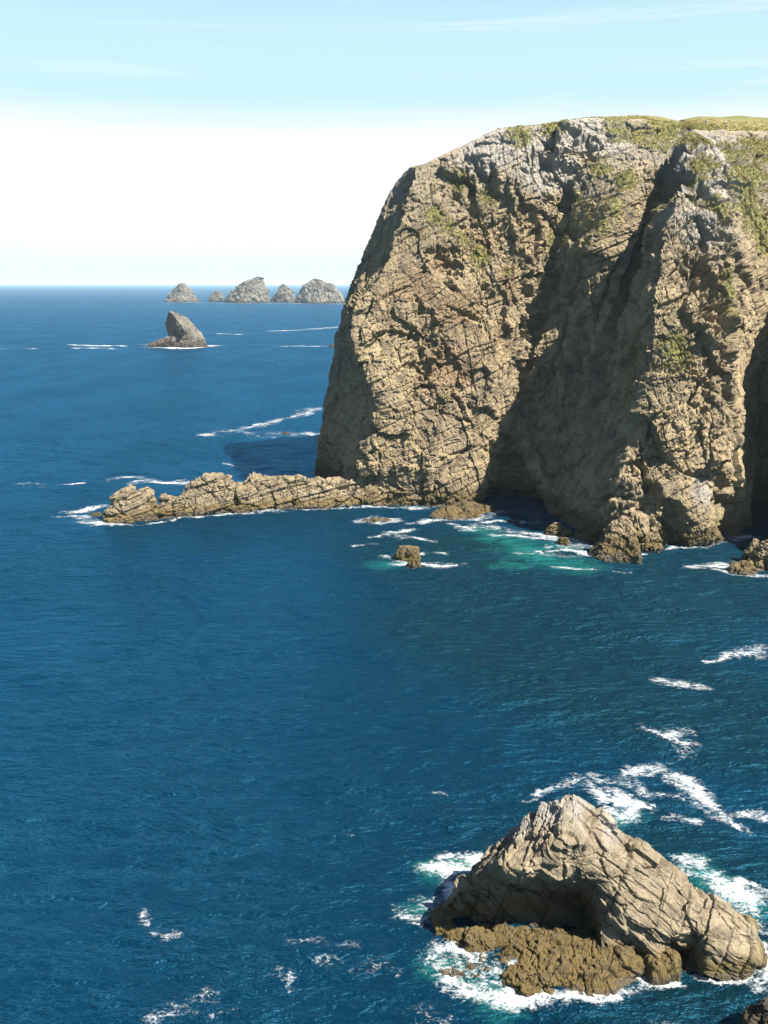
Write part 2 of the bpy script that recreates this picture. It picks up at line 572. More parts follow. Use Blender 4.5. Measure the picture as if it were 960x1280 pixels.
CL = [
    world((95, 372, -5), (98, 374, 30), (104, 376, 60), (112, 378, 84)),
    world((20, 334, -5), (23, 334, 30), (29, 335, 60), (36, 336, 84)),
    col((393, 598, 299), (400, 560, 299), (402, 520, 299), (406, 490, 300), (416, 430, 301), (430, 378, 302), (448, 335, 303), (466, 305, 304), (476, 268, 305), (495, 232, 306), (513, 212, 307)),
    col((440, 631, 250), (434, 566, 250), (474, 515, 250), (468, 490, 252), (452, 455, 255), (437, 412, 259), (443, 380, 262), (470, 342, 266), (484, 317, 270), (505, 264, 277), (519, 209, 288)),
    col((500, 633), (505, 570, 249), (520, 480, 254), (530, 400, 261), (540, 320, 268), (548, 260, 276), (556, 215, 284), (566, 189, 292)),
    col((560, 634), (565, 560, 250), (585, 450, 257), (600, 350, 266), (605, 260, 276), (612, 200, 284), (624, 163, 291)),
    col((598, 631), (600, 600, 250), (612, 520, 253), (622, 450, 258), (640, 380, 264), (650, 300, 271), (660, 230, 279), (668, 185, 284), (682, 156, 290)),
    col((634, 622), (642, 560, 260), (656, 480, 264), (667, 430, 268), (680, 380, 271), (694, 305, 274), (710, 230, 279), (722, 185, 284), (735, 149, 291)),
    col((678, 640), (694, 600, 245), (706, 520, 254), (716, 440, 261), (728, 370, 264), (737, 305, 260), (765, 258, 262), (790, 215, 270), (800, 180, 279), (805, 149, 292)),
    col((705, 657), (722, 620, 230), (740, 540, 239), (752, 450, 249), (770, 400, 254), (795, 330, 261), (808, 290, 264), (829, 224, 267), (844, 185, 276), (853, 158, 287)),
    col((765, 684), (762, 640, 208), (775, 590, 209), (792, 540, 211), (808, 470, 215), (813, 420, 218), (816, 370, 223), (826, 310, 231), (840, 250, 243), (856, 200, 258), (866, 168, 276), (868, 160, 284)),
    col((820, 684), (822, 652, 203.5), (826, 622, 205), (834, 590, 207.5), (845, 520, 211), (860, 450, 215), (865, 380, 221), (868, 310, 230), (875, 250, 242), (882, 200, 257), (888, 170, 275), (893, 161, 284)),
    col((885, 680), (888, 655, 205.5), (884, 625, 208), (896, 590, 210.5), (905, 540, 212), (908, 470, 216), (912, 400, 221), (915, 330, 230), (920, 270, 241), (925, 215, 256), (930, 182, 272), (933, 164, 284)),
    col((930, 669), (928, 640, 216), (926, 600, 216), (920, 560, 218), (914, 500, 221), (913, 460, 224), (930, 400, 231), (950, 330, 240), (955, 270, 250), (960, 215, 262), (965, 186, 274), (972, 166, 286)),
    col((948, 634), (948, 600, 248), (948, 540, 251), (948, 480, 250), (965, 410, 246), (990, 330, 246), (1000, 250, 256), (1005, 200, 270), (1008, 168, 288)),
    col((1030, 690), (1030, 600, 208), (1033, 480, 214), (1040, 400, 224), (1055, 300, 240), (1065, 220, 258), (1072, 170, 284)),
    col((1160, 760), (1160, 600, 178), (1155, 400, 200), (1155, 250, 232), (1160, 175, 270)),
    col((1500, 780), (1500, 600, 165), (1500, 400, 190), (1500, 250, 230), (1500, 180, 268)),
]
for c_ in CL:
    c_[0][2] = -4.0
    if c_ is CL[0] or c_ is CL[1]:
        continue
CST = [10, 40, 110, 60, 64, 60, 60, 70, 50, 70, 66, 66, 56, 60, 50, 24, 14]
NVC = 430
tv = np.linspace(0, 1, NVC)
G = loft(CL, CST, tv, 60)
nv, nu = G.shape[:2]
N = grid_normals(G, 10)
p = G.reshape(-1, 3)
nn = N.reshape(-1, 3)
# make every normal look outwards (towards the viewer's side)
if (nn @ np.array([0, -1, 0.0])).mean() < 0:
    nn = -nn
fade = np.ones((nv, nu)); fade[-14:] = np.linspace(1, 0.25, 14)[:, None]; fade = fade.ravel()
t0 = time.time()
wp = p + np.stack([fbm(p, 9.0, 3, 60 + k) for k in range(3)], -1) * 1.6
rv = wp @ rot('y', R(18)).T @ rot('x', R(-18)).T
ribs = rv * np.array([1.0, 1.0, 0.42])            # upright ribs
beds = wp @ rot('y', R(24)).T * np.array([0.45, 0.8, 1.25])   # tilted beds
# colour masks (places on the rock, metres)
def blobs(P, lst):
    a = np.zeros(len(P))
    for (px, py, Y, r) in lst:
        c_ = at(px, py, Y)
        dd = np.linalg.norm((P - c_) * np.array([1, 0.6, 1]), axis=1) / r
        a = np.maximum(a, np.clip(1.15 - dd, 0, 1))
    return a


# how rough each column of the loft is: the shaded side walls are smoother than the lit faces
ROUGH = [0.6, 0.6, 0.35, 0.5, 0.75, 0.8, 0.8, 0.68, 0.66, 0.68, 0.8, 0.95, 0.95, 0.7, 0.55, 0.8, 0.8, 0.8]
uu = np.concatenate([np.arange(s_) / s_ + k for k, s_ in enumerate(CST)] + [[len(CST)]])
am = np.broadcast_to(np.interp(uu, range(len(ROUGH)), ROUGH)[None, :], (nv, nu)).ravel()
am = am * (1 - 0.65 * np.clip(blobs(p, [(835, 612, 207, 7), (862, 628, 206, 8), (890, 645, 206, 7), (912, 658, 210, 6)]) * 1.6, 0, 1))
zone = sstep(fbm(p * np.array([1, 1, 0.7]), 22.0, 2, 13), -0.22, 0.25)          # rotten rock against sound, slabby rock
am = am * (0.5 + 0.7 * zone)
d = fbm(p, 42.0, 2, 11) * 2.5
d += facet(ribs, 14.0, 21, 0.9, 0.4, 0.06, 0.09) * 6.5 * am
d += facet(beds, 6.0, 22, 1.0, 0.55, 0.12, 0.09) * 3.0 * am
d += facet(ribs, 3.0, 23, 1.1, 0.6, 0.22, 0.1) * 1.15 * am
d += facet(beds, 1.5, 24, 1.2, 0.7, 0.28, 0.12) * 0.75 * (0.4 + 0.6 * am)
d += facet(ribs, 0.8, 25, 1.2, 0.7, 0.0) * 0.4 * (0.4 + 0.6 * am)
d += strata(p, (-0.38, -0.12, 0.9), 2.6, 0.85, 31, 1.5, 18.0, 0.5) * (1.0 - 0.8 * zone)
d += strata(p, (0.85, -0.12, 0.25), 3.4, 0.8, 37, 3.0, 25.0) * (0.3 + 0.7 * sstep(fbm(p, 26.0, 2, 35), -0.1, 0.3)) * np.maximum(am, 0.7)
d += fbm(p, 1.4, 2, 41, ridge=True) * 0.12
# long joints running down the face: pixels with distances, half width and depth in metres
JOINT = [([(712, 232, 279), (703, 270, 276), (694, 305, 274), (680, 380, 271), (667, 430, 268), (656, 480, 264)], 1.3, 3.5),
         ([(846, 186, 275), (829, 224, 265), (808, 290, 264), (795, 330, 261), (778, 380, 256), (758, 425, 252), (748, 480, 246)], 2.2, 5.0),
         ([(800, 330, 259), (770, 420, 252), (745, 500, 242), (735, 560, 237)], 0.9, 2.0), ([(730, 390, 262), (712, 480, 257), (690, 600, 245)], 0.8, 2.0),
         ([(668, 180, 283), (664, 215, 279), (690, 250, 277)], 0.9, 2.0), ([(884, 300, 233), (878, 350, 224), (872, 400, 218)], 0.8, 2.5), ([(905, 340, 229), (893, 400, 220)], 0.7, 2.0),
         ([(700, 250, 277), (660, 300, 272), (630, 340, 268), (600, 360, 266)], 0.7, 1.6), ([(770, 330, 262), (735, 420, 257), (715, 520, 252), (700, 600, 244)], 0.8, 2.2), ([(720, 350, 264), (700, 430, 264), (672, 520, 258), (655, 590, 254)], 0.7, 2.2), ([(500, 330, 275), (540, 380, 265), (600, 400, 262)], 0.6, 1.5),
         ([(530, 355, 268), (528, 420, 260), (524, 470, 256)], 0.6, 1.5), ([(560, 585, 249), (610, 540, 251), (640, 520, 262)], 0.6, 1.4), ([(505, 600, 250), (560, 570, 250), (600, 560, 249)], 0.5, 1.2)]
for pts_, hw_, dp in JOINT:
    W3 = np.array([at(*c_) for c_ in pts_])
    jd = np.full(len(p), 1e9)
    pq = p + np.stack([fbm(p, 5.0, 2, 95 + k) for k in range(3)], -1) * 1.5
    for a_, b_ in zip(W3[:-1], W3[1:]):
        e_ = b_ - a_
        t_ = np.clip(((pq - a_) @ e_) / (e_ @ e_), 0, 1)
        jd = np.minimum(jd, np.linalg.norm((pq - a_ - t_[:, None] * e_) * np.array([1, 0.35, 0.6]), axis=1))
    d -= dp * np.clip(1 - jd / hw_, 0, 1) ** 0.7
# hollows under overhangs and open clefts: (pixel, distance, half width, half height, depth) in metres
DENT = [(552, 326, 271, 4, 3.5, 3.0), (606, 245, 279, 6, 9, 4.0), (572, 255, 279, 5, 4, 2.5), (690, 215, 280, 7, 5, 3.0), (660, 270, 273, 3, 6, 3.0), (615, 372, 263, 3, 4, 2.0), (528, 390, 263, 2.5, 3.5, 2.0),
        (650, 330, 268, 2.5, 7, 2.5), (598, 470, 255, 4, 3, 2.0), (560, 452, 257, 2, 7, 2.0), (600, 525, 250, 5, 4, 2.5), (520, 440, 260, 2, 5, 2.0), (720, 180, 284, 6, 3, 3.0), (845, 222, 257, 3, 10, 4.0),
        (880, 235, 245, 2, 7, 3.0), (880, 345, 226, 4, 7, 3.5), (895, 390, 221, 3, 8, 3.0), (930, 335, 231, 4, 5, 3.0), (905, 460, 217, 3, 7, 2.5), (870, 470, 215, 2, 5, 2.0), (820, 640, 206, 4, 8, 4.0), (845, 655, 206, 3, 5, 3.0),
        (880, 590, 209, 5, 1.6, 2.0), (905, 610, 209, 5, 1.6, 2.5), (915, 640, 210, 5, 4, 4.0), (650, 612, 252, 4, 13, 5.0), (625, 625, 252, 3, 6, 4.0), (415, 585, 275, 4, 8, 4.0), (478, 600, 252, 4, 2.5, 2.0), (955, 640, 238, 6, 9, 7.0), (640, 440, 262, 3, 9, 2)]
for px, py, Y_, wx, wzz, dp in DENT:
    c_ = at(px, py, Y_)
    ex = (p[:, 0] - c_[0] + 0.3 * (p[:, 2] - c_[2]) + fbm(p, 3.5, 3, 90) * 5) / wx
    ez = (p[:, 2] - c_[2] + fbm(p, 4.5, 3, 91) * 6) / wzz
    ey = (p[:, 1] - c_[1]) / 14.0
    d -= 0.8 * dp * sstep(1.25 - np.maximum(np.abs(ex) * 0.8 + np.abs(np.where(ez < 0, ez * 0.6, ez * 1.1)) * 0.7, np.abs(ey)), 0.0, 0.6)
q = p + nn * (d * fade)[:, None]
Q = q.reshape(nv, nu, 3)

VEG = [(935, 215, 258, 9), (925, 235, 255, 8), (945, 280, 248, 9), (930, 260, 250, 7), (955, 300, 245, 7), (760, 200, 272, 5), (740, 192, 276, 4), (785, 220, 268, 5), (770, 265, 262, 4),
       (755, 280, 258, 5), (735, 300, 255, 5), (715, 318, 254, 5), (705, 322, 256, 4), (800, 470, 224, 6), (815, 440, 228, 7), (830, 420, 228, 7), (850, 405, 228, 6), (790, 500, 222, 4), (795, 460, 226, 5),
       (545, 270, 277, 5), (560, 285, 275, 4.5), (580, 300, 272, 4), (575, 225, 283, 5), (870, 230, 254, 5), (690, 160, 288, 5), (650, 168, 286, 6), (830, 160, 286, 8), (905, 650, 208, 3),
       (880, 210, 257, 6), (895, 260, 243, 6), (950, 190, 272, 9), (915, 190, 268, 6), (925, 345, 229, 6), (860, 180, 270, 6), (800, 165, 284, 6), (775, 160, 286, 7), (600, 320, 271, 5), (530, 300, 277, 5), (700, 300, 275, 4), (750, 210, 276, 5), (845, 440, 216, 6), (780, 470, 240, 4), (765, 440, 250, 5),
       (915, 400, 228, 4), (640, 335, 265, 4), (612, 245, 278, 5)]
TONE = [(668, 180, 284, 4), (620, 178, 285, 9), (600, 190, 285, 7), (700, 165, 286, 9), (730, 165, 286, 7), (690, 210, 279, 10), (880, 185, 268, 12), (880, 240, 255, 12), (870, 290, 245, 10), (760, 165, 285, 8),
        (880, 612, 209, 5)]
IRON = [(555, 325, 269, 5), (570, 390, 262, 9), (520, 360, 267, 8), (640, 350, 262, 7), (700, 245, 277, 4), (705, 280, 273, 4), (560, 460, 257, 10), (630, 420, 258, 6), (600, 300, 270, 6), (880, 330, 240, 4), (870, 350, 236, 4), (660, 260, 272, 5)]
veg = blobs(q, VEG)
tone = blobs(q, TONE) - blobs(q, IRON)
tone += 0.42 * sstep(q[:, 2] + fbm(q, 20.0, 3, 71) * 30, 62, 100)
veg = veg + 0.62 * sstep(fbm(q * np.array([1, 1, 0.6]), 11.0, 4, 73), 0.08, 0.3) * sstep(q[:, 2], 25, 60) * np.where(q[:, 0] > 42, 0.85, 0.25)
veg *= 1.15

cliff = link('headland_cliff', raw_mesh('headland_cliff', q, grid_faces(nv, nu), M_CLIFF, False, {'veg': veg, 'tone': tone}))
tag(cliff, 'tall brown sea cliff with a shaded gully and a grassy top', kind='structure')
print('cliff', nu, nv, time.time() - t0)

# turf on the plateau: starts along the cliff edge and runs back
edge = Q[-1]
rows = [edge + np.array([0, 0, 0.02])]
for back, up in ((1.2, 0.45), (3, 0.9), (6, 1.6), (10, 2.3), (16, 3.3), (24, 4.2), (36, 5.0), (60, 5.2), (110, 2.0), (200, -12.0), (320, -40.0), (420, -110.0)):
    e = G[-1].copy()
    kk = np.interp(uu, [0, 3, 6, 10, 17], [0.0, 0.0, 0.4, 1.0, 1.0])[:, None]
    e += (np.array([0.93, 0.38, 0]) * (1 - kk) + np.array([0.12, 1.0, 0]) * kk) * back
    k = min(1.0, back / 24.0)
    sm = e.copy()
    for _ in range(int(200 * k)):
        sm[1:-1] = (sm[:-2] + sm[1:-1] * 2 + sm[2:]) / 4
    e = sm
    e[:, 2] += up * np.interp(uu, [0, 4, 6, 7.5, 9, 11, 13, 17], [1.0, 0.9, 0.6, 0.8, 1.15, 1.75, 2.0, 2.0]) + (vnoise(np.stack([e[:, 0] / 9, e[:, 1] / 9, e[:, 0] * 0], -1), 77) * 0.5)
    rows.append(e)
T = np.stack(rows)
turf = link('turf_cap', raw_mesh('turf_cap', T.reshape(-1, 3), grid_faces(len(rows), nu), M_TURF, True), cliff)


# grass tussocks on the green ledges and along the broken turf edge
gn = grid_normals(Q, 1).reshape(-1, 3)
if gn[:, 1].mean() > 0:
    gn = -gn
rs = np.random.RandomState(8)
vis = np.repeat((uu > 2)[None], nv, 0).ravel() & np.repeat((uu < 13.5)[None], nv, 0).ravel()
cand = np.where(vis & (veg > 0.42) & (gn[:, 2] > 0.25))[0]
cand = rs.choice(cand, min(len(cand), 7000), replace=False)
tp = [q[cand]]
for a_, b_, n_ in ((0, 1, 500), (1, 2, 450), (2, 3, 300), (3, 4, 250)):
    ci = rs.randint(260, nu - 60, n_)
    f_ = rs.rand(n_)[:, None]
    tp.append(T[a_, ci] * (1 - f_) + T[b_, ci] * f_)
tp = np.concatenate(tp)
tv_, tf_ = [], []
nb = 7
ang = rs.rand(len(tp), nb) * 2 * math.pi
hh = (0.16 + 0.34 * rs.rand(len(tp), 1)) * (0.7 + 0.6 * rs.rand(len(tp), nb))
rr = 0.12 + 0.3 * rs.rand(len(tp), nb)
bx = tp[:, None, 0] + np.cos(ang) * 0.16
by = tp[:, None, 1] + np.sin(ang) * 0.16
bz = np.repeat(tp[:, None, 2] - 0.12, nb, 1)
px_, py_ = -np.sin(ang) * 0.13, np.cos(ang) * 0.13
A_ = np.stack([bx + px_, by + py_, bz], -1)
B_ = np.stack([bx - px_, by - py_, bz], -1)
C_ = np.stack([bx + np.cos(ang) * rr, by + np.sin(ang) * rr, bz + hh], -1)
TV = np.stack([A_, B_, C_], 2).reshape(-1, 3)
tuss = link('grass_tussocks', raw_mesh('grass_tussocks', TV, np.arange(len(TV)).reshape(-1, 3), M_TUFT), cliff)
tag(tuss, kind='stuff')

# ------------------------------------------------------------------ builders for free-standing rocks
def finish_rock(name, V, F, mat, label=None, cat=None, group=None, parent=None, base=None, kind=None, attrs=None, smooth=False):
    """origin at the base; children keep the origin of their thing"""
    V = np.asarray(V, float)
    if base is None:
        base = np.array([V[:, 0].mean(), V[:, 1].mean(), 0.0])
    o = link(name, raw_mesh(name, V - base, F, mat, smooth, attrs), parent, (0, 0, 0) if parent is not None else base)
    return tag(o, label, cat, group, kind)


def rough(P, s, seed, amp=1.0, bed=(-0.3, -0.1, 0.9), squash=(1, 1, 0.6), fine=True):
    """displacement of broken rock for something about s metres across its main blocks"""
    a = P * np.array(squash)
    b = P @ rot('y', R(25)).T
    d_ = facet(a, s, seed, 1.0, 0.4, 0.14, 0.1) * s * 0.42
    d_ += facet(b, s * 0.45, seed + 1, 1.1, 0.6, 0.24, 0.1) * s * 0.24
    d_ += facet(a, s * 0.2, seed + 2, 1.1, 0.7, 0.25, 0.11) * s * 0.13
    if fine:
        d_ += facet(b, s * 0.085, seed + 3, 1.2, 0.7) * s * 0.07
    d_ += strata(P, bed, s * 0.16, s * 0.05, seed + 5, s * 0.12, s * 1.2)
    return d_ * amp


def stack_rock(levels, yb, ratio=0.8, nr=60, na=120, lean=0.0, power=2.4, under=None, seed=1, s=4.0, amp=1.0, squash=(1, 1, 0.6)):
    """levels: (py, px left, px right) bottom to top as seen in the photograph, at forward distance yb (+ lean per metre of height)"""
    rows_ = []
    for k, (py, pl, pr) in enumerate(levels):
        y = yb
        for _ in range(3):
            z_ = CAM_H - y * tan_dep(py)
            y = yb + lean * max(z_, 0)
        a, b = at(pl, py, y), at(pr, py, y)
        rows_.append(((a[0] + b[0]) / 2, y, max(a[2], 0.0), max((b[0] - a[0]) / 2, 0.01)))
    lo = rows_[0]
    dep = -max(1.0, 0.06 * lo[3])
    rows_.insert(0, (lo[0], lo[1], dep, lo[3] * 1.06))
    hi = rows_[-1]
    rows_.append((hi[0], hi[1], hi[2] + 0.02, hi[3] * 0.02))
    A = np.array(rows_)
    dd = np.r_[0, np.cumsum(np.hypot(np.diff(A[:, 2]), np.diff(A[:, 3])) + 1e-6)]
    tt = np.linspace(0, dd[-1], nr)
    cx, cy, cz, hw = [np.interp(tt, dd, A[:, k]) for k in range(4)]
    th = np.linspace(0, 2 * math.pi, na, endpoint=False)
    cs = np.sign(np.cos(th)) * np.abs(np.cos(th)) ** (2 / power)
    sn = np.sign(np.sin(th)) * np.abs(np.sin(th)) ** (2 / power)
    V = np.stack([cx[:, None] + hw[:, None] * cs, cy[:, None] + hw[:, None] * ratio * sn, np.repeat(cz[:, None], na, 1)], -1)
    nrm = np.stack([cs, sn * 0.9, np.full_like(cs, 0.45)], -1)
    nrm /= np.linalg.norm(nrm, axis=-1, keepdims=True)
    P = V.reshape(-1, 3)
    n_ = np.broadcast_to(nrm[None], V.shape).reshape(-1, 3)
    dsp = rough(P, s, seed, amp, squash=squash)
    w_ = np.repeat(np.clip(hw / (0.35 * s), 0.25, 1)[:, None], na, 1).ravel()
    P = P + n_ * (dsp * w_)[:, None]
    return P, grid_faces(nr, na, True)


def in_poly_dist(X, Yc, poly):
    """signed distance, positive inside"""
    d = np.full(X.shape, 1e9)
    ins = np.zeros(X.shape, bool)
    n = len(poly)
    for k in range(n):
        x0, y0 = poly[k]
        x1, y1 = poly[(k + 1) % n]
        dx, dy = x1 - x0, y1 - y0
        t_ = np.clip(((X - x0) * dx + (Yc - y0) * dy) / (dx * dx + dy * dy + 1e-12), 0, 1)
        d = np.minimum(d, np.hypot(X - x0 - t_ * dx, Yc - y0 - t_ * dy))
        cr = (y0 > Yc) != (y1 > Yc)
        xi = x0 + (Yc - y0) / (y1 - y0 + 1e-12) * dx
        ins ^= cr & (X < xi)
    return np.where(ins, d, -d)


def mound(outline, h, edge, step, seed, s, amp=1.0, z0=-0.7, tilt=(0, 0)):
    """low rock: outline in photograph pixels on the water, h metres high, edge metres to rise"""
    poly = np.array([at(a, b)[:2] for a, b in outline])
    lo, hi = poly.min(0) - edge * 0.6, poly.max(0) + edge * 0.6
    gx = np.arange(lo[0], hi[0], step)
    gy = np.arange(lo[1], hi[1], step)
    X_, Y_ = np.meshgrid(gx, gy)
    P = np.stack([X_, Y_, np.zeros_like(X_)], -1).reshape(-1, 3)
    sd = in_poly_dist(P[:, 0], P[:, 1], poly)
    sd = sd + fbm(P, edge * 2.2, 2, seed + 9) * edge * 0.7
    base = z0 + (h - z0) * np.clip(1 - (1 - np.clip(sd / edge + 0.35, 0, 1)) ** 2.2, 0, 1)
    c_ = poly.mean(0)
    base += ((P[:, 0] - c_[0]) * tilt[0] + (P[:, 1] - c_[1]) * tilt[1]) * np.clip(sd / edge, 0, 1)
    P2 = P.copy(); P2[:, 2] = base + fbm(P, s * 1.3, 3, seed + 30) * s * 0.35 * np.clip(sd / edge, 0, 1)
    nr_ = grid_normals(P2.reshape(len(gy), len(gx), 3), 3).reshape(-1, 3)
    if nr_[:, 2].mean() < 0:
        nr_ = -nr_
    dz = rough(P2, s, seed, amp * 0.7, squash=(1, 0.8, 1.3))
    P2 = P2 + nr_ * (dz * np.clip(sd / edge + 0.8, 0.2, 1))[:, None]
    F = grid_faces(len(gy), len(gx))
    F = F[(P2[F][:, :, 2].max(1) > -0.5)]
    V, F, _ = compact(P2, F)
    return V, F


# ------------------------------------------------------------------ the long low ledge running out from the cliff foot
LB = [(122, 652), (135, 655), (159, 654.5), (190, 648), (212, 646), (238, 645), (286, 641), (333, 637.5), (397, 635.5), (436, 634), (490, 632), (545, 634)]
LT = [(135, 643), (142, 622), (159, 613), (181, 613), (187, 634), (196, 634), (203, 621), (216, 621), (250, 597), (284, 595), (290, 606), (303, 607), (312, 595), (328, 597), (350, 600), (380, 599), (400, 600), (425, 598), (470, 600), (520, 606), (550, 612)]
lx = np.unique(np.concatenate([[b[0] for b in LB], [t_[0] for t_ in LT], np.arange(130, 540, 12)]))
lx = lx[(lx >= 124) & (lx <= 545)]
cols_ = []
for px in lx:
    b_ = np.interp(px, [b[0] for b in LB], [b[1] for b in LB])
    t_ = np.interp(px, [b[0] for b in LT], [b[1] for b in LT])
    if px < 135:
        t_ = b_ - (px - 121) * 0.8
    yb = CAM_H / tan_dep(b_)
    hgt = max(0.3, CAM_H - (yb + 2.5) * tan_dep(t_))
    run = 1.5 + 0.28 * hgt
    top = at(px, t_, yb + run)
    pts = [at(px, b_, yb) - np.array([0, 1.0, 2.0]), at(px, b_, yb), at(px, b_ + (t_ - b_) * 0.5, yb + run * 0.45), at(px, b_ + (t_ - b_) * 0.88, yb + run * 0.75), top,
           top + np.array([0, 3.0, 0.15]), top + np.array([0.3, 6.5, -hgt * 0.3]), top + np.array([0.5, 10.5, -top[2] - 2])]
    cols_.append(np.array(pts))
LST = [max(3, int((b - a) * 1.7)) for a, b in zip(lx[:-1], lx[1:])]
GL = loft(cols_, LST, np.linspace(0, 1, 120), 40)
NL = grid_normals(GL, 6).reshape(-1, 3)
PL = GL.reshape(-1, 3)
if NL[:, 2].mean() < 0:
    NL = -NL
bedl = PL @ rot('y', R(12)).T * np.array([0.45, 0.8, 1.2])
dl = facet(bedl * np.array([1.3, 1, 0.7]), 4.6, 301, 1.0, 0.6, 0.18, 0.1) * 1.9 + facet(PL * np.array([1, 1, .5]), 2.4, 302, 1.1, 0.5, 0.2, 0.12) * 0.95 + facet(bedl, 1.1, 303, 1.2, 0.6, 0.1) * 0.55
dl += facet(PL, 0.55, 304, 1.2, 0.6) * 0.28 + strata(PL, (-0.2, -0.1, 0.95), 1.2, 0.8, 305, 0.6, 14.0)
qL = PL + NL * dl[:, None]
ledge = finish_rock('rock_ledge', qL, grid_faces(*GL.shape[:2]), M_LEDGE, 'long low buff rock ledge with a notched top running out from the cliff foot', 'rock', base=np.array([at(300, 640)[0], 246.0, 0.0]))

# ------------------------------------------------------------------ the near sea stack
def wz(lst):
    r = []
    for px, py, y in lst:
        r.append(at(px, py, None, y) if y is not None and y < 20 else at(px, py, y))
    return np.array(r)


SC = [
    [(536, 1166, None), (540, 1156, 75.8), (546, 1146, 76.3), (552, 1138, 77)],
    [(562, 1166, None), (566, 1142, 76.6), (575, 1114, 77.6), (584, 1096, 76.8), (590, 1085, 78.2)],
    [(602, 1165, None), (604, 1140, 76.9), (608, 1115, 78.2), (613, 1099, 78.6), (617, 1092, 72.2), (622, 1080, 71.6), (638, 1036, 78.9)],
    [(638, 1168, None), (641, 1142, 76.8), (646, 1116, 78.4), (650, 1103, 78.8), (654, 1096, 71.4), (659, 1084, 70.9), (672, 1018, 78.8)],
    [(664, 1170, None), (666, 1140, 77.0), (668, 1112, 78.8), (671, 1098, 78.6), (673, 1093, 71.8), (681, 1060, 72.2), (688, 1009, 78.5)],
    [(686, 1172, None), (691, 1135, 77.4), (695, 1110, 79.2), (697, 1099, 71.8), (702, 1050, 71.9), (705, 1018, 75.6), (705, 999, 78.1)],
    [(708, 1174, None), (712, 1142, 77.2), (714, 1114, 79.2), (718, 1095, 73.2), (722, 1054, 72.6), (720, 1022, 75.4), (716, 995, 77.9)],
    [(735, 1180, None), (735, 1155, 75.8), (735, 1130, 77.8), (735, 1108, 77.2), (734, 1084, 73.4), (733, 1048, 73.9), (730, 1004, 77.7)],
    [(756, 1196, None), (752, 1180, 71.6), (748, 1150, 72.8), (747, 1115, 73.8), (745, 1085, 73.6), (744, 1045, 75.2), (742, 1012, 77.5)],
    [(788, 1209, None), (786, 1190, 71.6), (782, 1165, 72.2), (781, 1150, 71.3), (784, 1110, 72.8), (786, 1075, 74.6), (788, 1050, 76.5)],
    [(822, 1214, None), (821, 1203, 71.2), (822, 1190, 70.2), (828, 1150, 71.5), (824, 1110, 73.6), (820, 1076, 75.8)],
    [(852, 1220, None), (850, 1206, 70.9), (849, 1190, 72.5), (850, 1168, 70.4), (848, 1130, 73.0), (842, 1092, 75.0)],
    [(872, 1222, None), (872, 1200, 71.2), (872, 1182, 72.1), (870, 1162, 71.0), (868, 1140, 72.6), (866, 1110, 74.5)],
    [(888, 1224, None), (886, 1200, 69.9), (888, 1160, 71.2), (887, 1125, 74.0)],
    [(922, 1223, None), (922, 1190, 69.9), (920, 1165, 71.6), (917, 1143, 73.5)],
    [(946, 1214, None), (948, 1200, 70.5), (948, 1185, 71.3), (944, 1165, 72.8)],
    [(953, 1200, None), (953, 1195, 71.8), (952, 1185, 72.8), (948, 1170, 73.4)],
]
front = []
back = []
for k, c_ in enumerate(SC):
    a = wz(c_)
    a[0][2] = -1.2
    a[0][1] += 0.3
    front.append(a)
    top = a[-1]
    h = top[2]
    back.append(np.array([top, top + np.array([0.25, 0.9, -0.25]), top + np.array([1.0, 3.0, -h * 0.5]), top + np.array([1.3, 5.5, -h - 1.2])]))
SST = [30, 36, 36, 30, 26, 28, 30, 26, 36, 34, 34, 22, 20, 34, 28, 12]
NF, NB = 190, 60
GF = loft(front, SST, np.linspace(0, 1, NF), 60)
GB = loft(back, SST, np.linspace(0, 1, NB)[1:], 20)
GS = np.concatenate([GF, GB], 0)
NS = grid_normals(GS, 7).reshape(-1, 3)
PS = GS.reshape(-1, 3)
if (NS[:, 2]).mean() < 0:
    NS = -NS
# beds lie parallel to the long right-hand ridge; joints cut across them
pk, re_ = at(716, 995, 77.9), at(917, 1143, 73.5)
e1 = (re_ - pk) / np.linalg.norm(re_ - pk)
bn_ = np.cross(e1, np.array([0.25, 1.0, 0.12])); bn_ /= np.linalg.norm(bn_)
if bn_[2] < 0:
    bn_ = -bn_
e3 = np.cross(bn_, e1)
BA = np.stack([e1, bn_, e3])
pb = PS @ BA.T
slab = pb * np.array([0.55, 1.5, 0.9])
ds = facet(slab, 4.2, 401, 0.9, 0.35, 0.05, 0.08) * 0.9
ds += facet(slab, 1.8, 402, 0.8, 0.7, 0.10, 0.08) * 0.6
ds += facet(pb * np.array([0.6, 1.6, 0.9]), 0.9, 403, 0.8, 0.7, 0.05, 0.08) * 0.24
ds += facet(pb * np.array([0.6, 1.6, 1]), 0.4, 404, 1.0, 0.8) * 0.08
ds += strata(PS, bn_, 0.7, 0.4, 405, 0.06, 6.0, 0.4)
ds += strata(PS, bn_ * 0.2 + e1, 2.1, 0.45, 406, 0.25, 6.0, 0.5)
qS = PS + NS * ds[:, None]
vegS = blobs(qS, [])
toneS = blobs(qS, [(690, 1010, 78, 3), (650, 1040, 78, 2.5), (760, 1030, 77, 2.2), (720, 1015, 77, 2.5)]) * 0.8 - blobs(qS, [(732, 1035, 76, 1.4), (718, 1062, 75.5, 1.2), (722, 1045, 75.5, 1.2)])
sbase = np.array([at(745, 1200)[0], 74.0, 0.0])
stack = finish_rock('sea_stack', qS, grid_faces(*GS.shape[:2]), M_STACK, 'tall grey brown pyramid sea stack with a dark hollow in its face', 'sea stack', base=sbase, attrs={'tone': toneS})

def part_mound(name, outline, h, edge, step, seed, s, mat, label=None, **kw):
    V, F = mound(outline, h, edge, step, seed, s, **kw)
    return finish_rock(name, V, F, mat, label, parent=stack, base=sbase)

